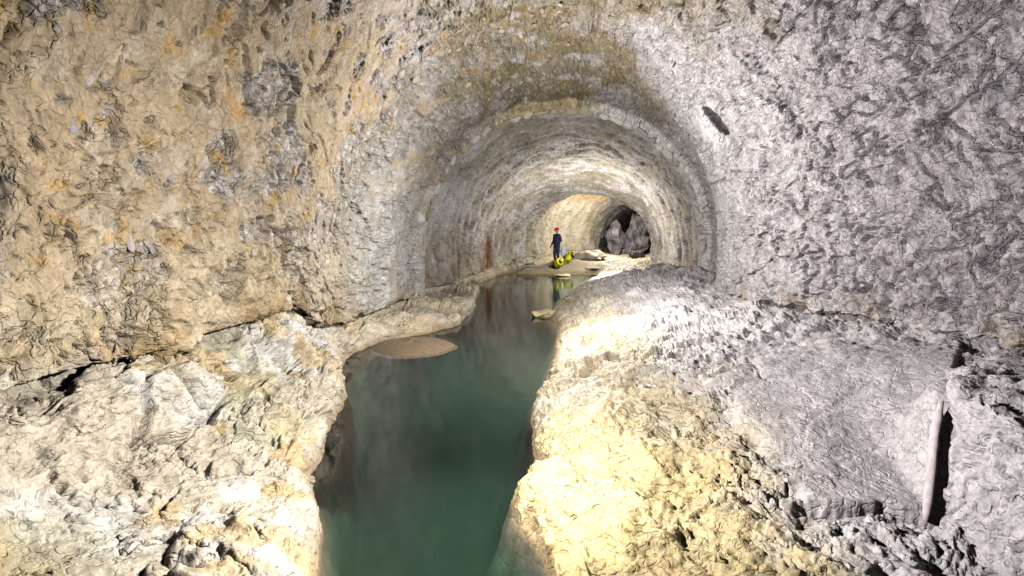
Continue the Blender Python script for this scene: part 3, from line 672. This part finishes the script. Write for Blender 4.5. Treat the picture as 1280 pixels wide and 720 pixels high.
# ------------------------------------------------------------ the caver
m_suit = plain('navy_suit', (.018, .022, .060), .75, .25, 20, .3); m_skin = plain('skin', (.45, .27, .20), .6, .1); m_red = plain('red_helmet', (.75, .015, .03), .35, .05)
m_boot = plain('black_boot', (.02, .02, .02), .5, .2); m_glove = plain('dark_glove', (.03, .03, .04), .8, .2); m_hair = plain('dark_hair', (.03, .02, .015), .8, .2)
gx, gy = 2.17, 31.0; gz = ground(gx, gy)
cav = empty('person', (gx, gy, gz), 'caver in dark navy overalls and red helmet standing by yellow bags, holding a pale sack', 'person', math.radians(-50)); cav.scale = (.95,) * 3
def skin_mesh(name, verts, edges, radii, mat, parent, root=0, sub=2):
    me = bpy.data.meshes.new(name); me.from_pydata(verts, edges, []); o = bpy.data.objects.new(name, me); COL.objects.link(o); o.parent = parent
    sm = o.modifiers.new('skin', 'SKIN')
    for k, r_ in enumerate(radii):
        rr = r_ if isinstance(r_, tuple) else (r_, r_); me.skin_vertices[0].data[k].radius = rr; me.skin_vertices[0].data[k].use_root = (k == root)
    sm.use_smooth_shade = True; ss = o.modifiers.new('sub', 'SUBSURF'); ss.levels = ss.render_levels = sub; me.materials.append(mat); return o
V = [(0, 0, .92), (0, .01, 1.08), (0, .0, 1.26), (0, .0, 1.40), (0, -.005, 1.48),          # pelvis, waist, chest, collar, neck
     (.17, 0, 1.38), (.27, .05, 1.13), (.20, -.13, .99), (.17, -.17, .96),                 # left arm, elbow out, hand at hip
     (-.17, 0, 1.38), (-.24, .03, 1.12), (-.23, -.13, .92), (-.23, -.17, .88),             # right arm
     (.09, 0, .84), (.11, -.03, .48), (.10, .02, .10), (-.09, 0, .84), (-.08, -.08, .49), (-.12, .0, .10)]
E = [(0, 1), (1, 2), (2, 3), (3, 4), (3, 5), (5, 6), (6, 7), (7, 8), (3, 9), (9, 10), (10, 11), (11, 12), (0, 13), (13, 14), (14, 15), (0, 16), (16, 17), (17, 18)]
R = [(.19, .15), (.18, .15), (.20, .16), (.15, .12), (.065, .065), .09, .07, .05, .035, .09, .07, .05, .035, .12, .085, .065, .12, .085, .065]
skin_mesh('body', V, E, R, m_suit, cav)
for sx, hx, hy, hz in ((1, .165, -.19, .945), (-1, -.23, -.19, .865)):
    HV = [(hx, hy + .02, hz + .02), (hx, hy - .02, hz - .02), (hx, hy - .03, hz - .05)]; HE = [(0, 1), (1, 2)]; HR = [(.03, .022), (.040, .022), (.036, .018)]
    for q, L_ in enumerate((.065, .075, .07, .055)):
        ox = (q - 1.5) * .018; b0 = len(HV)
        HV += [(hx + ox, hy - .035, hz - .065), (hx + ox, hy - .04, hz - .065 - L_ * .5), (hx + ox * 1.05, hy - .022, hz - .065 - L_)]
        HE += [(2, b0), (b0, b0 + 1), (b0 + 1, b0 + 2)]; HR += [.0095, .009, .008]
    b0 = len(HV); HV += [(hx - sx * .045, hy - .03, hz - .03), (hx - sx * .055, hy - .05, hz - .06)]; HE += [(1, b0), (b0, b0 + 1)]; HR += [.011, .009]
    skin_mesh('gloved_hand', HV, HE, HR, m_glove, cav, 1, 1)
bm = bmesh.new(); bmesh.ops.create_uvsphere(bm, u_segments=24, v_segments=18, radius=1)
for v in bm.verts:
    x, y, z = v.co; jaw = 1 - .28 * max(0, -z); nose = .022 * math.exp(-((x / .16) ** 2 + ((z + .08) / .16) ** 2)) if y < 0 else 0
    sock = .012 * (math.exp(-(((abs(x) - .38) / .16) ** 2 + ((z - .08) / .12) ** 2))) if y < 0 else 0
    v.co = Vector((x * .075 * jaw, y * .095 * (jaw * .5 + .5) - nose + sock, z * .118))
hd = link('head', bm, m_skin, cav, True, (0, -.015, 1.60), (.12, 0, .1))
for sx in (-1, 1):
    bm = bmesh.new(); bmesh.ops.create_uvsphere(bm, u_segments=10, v_segments=8, radius=1)
    for v in bm.verts: v.co = Vector((v.co.x * .012 + sx * .075, v.co.y * .018 + .005, v.co.z * .03))
    link('ear', bm, m_skin, hd)
    bm = bmesh.new(); bmesh.ops.create_uvsphere(bm, u_segments=8, v_segments=6, radius=.011, matrix=Matrix.Translation((sx * .029, -.083, .01))); link('eye', bm, m_hair, hd)
bm = bmesh.new(); bmesh.ops.create_cube(bm, size=1)
for v in bm.verts: v.co = Vector((v.co.x * .04, v.co.y * .01 - .083, v.co.z * .008 - .055))
link('mouth', bm, plain('lips', (.32, .12, .10)), hd)
bm = bmesh.new(); bmesh.ops.create_uvsphere(bm, u_segments=28, v_segments=16, radius=1)
for v in list(bm.verts):
    if v.co.z < -.12: bm.verts.remove(v)
for v in bm.verts: v.co = Vector((v.co.x * .135 * (1.12 if v.co.z < .02 else 1), v.co.y * .155 * (1.12 if v.co.z < .02 else 1), v.co.z * .145))
hl = link('helmet', bm, m_red, cav, True, (0, -.005, 1.645), (.08, 0, .1)); hl.modifiers.new('t', 'SOLIDIFY').thickness = .008
bm = bmesh.new(); tube(bm, [(0, -.12, .04), (0, -.165, .04)], [.028, .034]); link('headlamp', bm, m_boot, cav, True, (0, -.005, 1.645))
for sx, fx, fy in ((1, .10, .02), (-1, -.12, 0)):
    bm = bmesh.new(); tube(bm, [(fx, fy + .05, .20), (fx, fy + .05, .08), (fx, fy + .04, .05)], [.062, .056, .05]); tube(bm, [(fx, fy + .08, .05), (fx, fy + .02, .055), (fx, fy - .08, .05), (fx, fy - .17, .035)], [.04, .052, .05, .03])
    link('boot', bm, m_boot, cav)
bm = bmesh.new(); tube(bm, [(0, 0, 1.0), (0, 0, 1.035)], [1, 1], 24)
for v in bm.verts: v.co.x *= .158; v.co.y *= .118
link('belt', bm, m_boot, cav)
# pale sack held at the right of the figure
m_sack = plain('pale_blue_sack', (.58, .66, .74), .6, .12, 10, .3)
sc = Vector((gx + .30, gy - .10, gz + .52))
sk = empty('sack', sc, 'pale blue white sack held low in the hand of the caver', 'bag')
bm = rock_bm(33, .12, .10, .27, 3, 5, .8); link('pouch', bm, m_sack, sk)
bm = bmesh.new(); tube(bm, [(0, 0, .24), (-.02, 0, .30), (-.05, 0, .36)], [.05, .02, .015]); link('neck', bm, m_sack, sk)
# yellow bags
m_y = plain('yellow_pvc', (.95, .84, .02), .4, .04, 8, .25); m_str = plain('black_webbing', (.03, .03, .03), .7)
def bag(loc, label, rz, tilt, sc_=1.0):
    t = empty('tackle_bag', loc, label, 'bag', rz, 'yellow tackle bags at the feet of the caver'); t.rotation_euler = (tilt, 0, rz); t.scale = (sc_,) * 3
    bm = bmesh.new(); tube(bm, [(0, 0, 0), (0, 0, .02), (.005, 0, .15), (-.006, 0, .32), (0, .005, .46), (0, 0, .52)], [.15, .175, .18, .172, .165, .10], 20); link('bag_body', bm, m_y, t)
    bm = bmesh.new(); tube(bm, [(0, 0, .52), (0, 0, .58), (.02, 0, .64)], [.10, .05, .075], 14); link('gathered_neck', bm, m_y, t)
    bm = bmesh.new(); tube(bm, [(0, 0, .555), (0, 0, .59)], [.058, .058], 14); link('cord', bm, m_str, t)
    for sx in (-1, 1):
        bm = bmesh.new(); tube(bm, [(sx * .07, -.16, .05), (sx * .075, -.21, .2), (sx * .07, -.20, .38), (sx * .06, -.15, .48)], [.012] * 4, 6); link('strap', bm, m_str, t)
bx_, by_ = 2.0, 29.9; bag((bx_, by_, ground(bx_, by_) + .12), 'bright yellow bag standing nearest the water, left of the other', .5, 1.15, 1.1)
bx_, by_ = 2.52, 30.7; bag((bx_, by_, ground(bx_, by_) + .10), 'bright yellow bag lying on its side right beside the feet of the caver', 2.2, .9, 1.1)
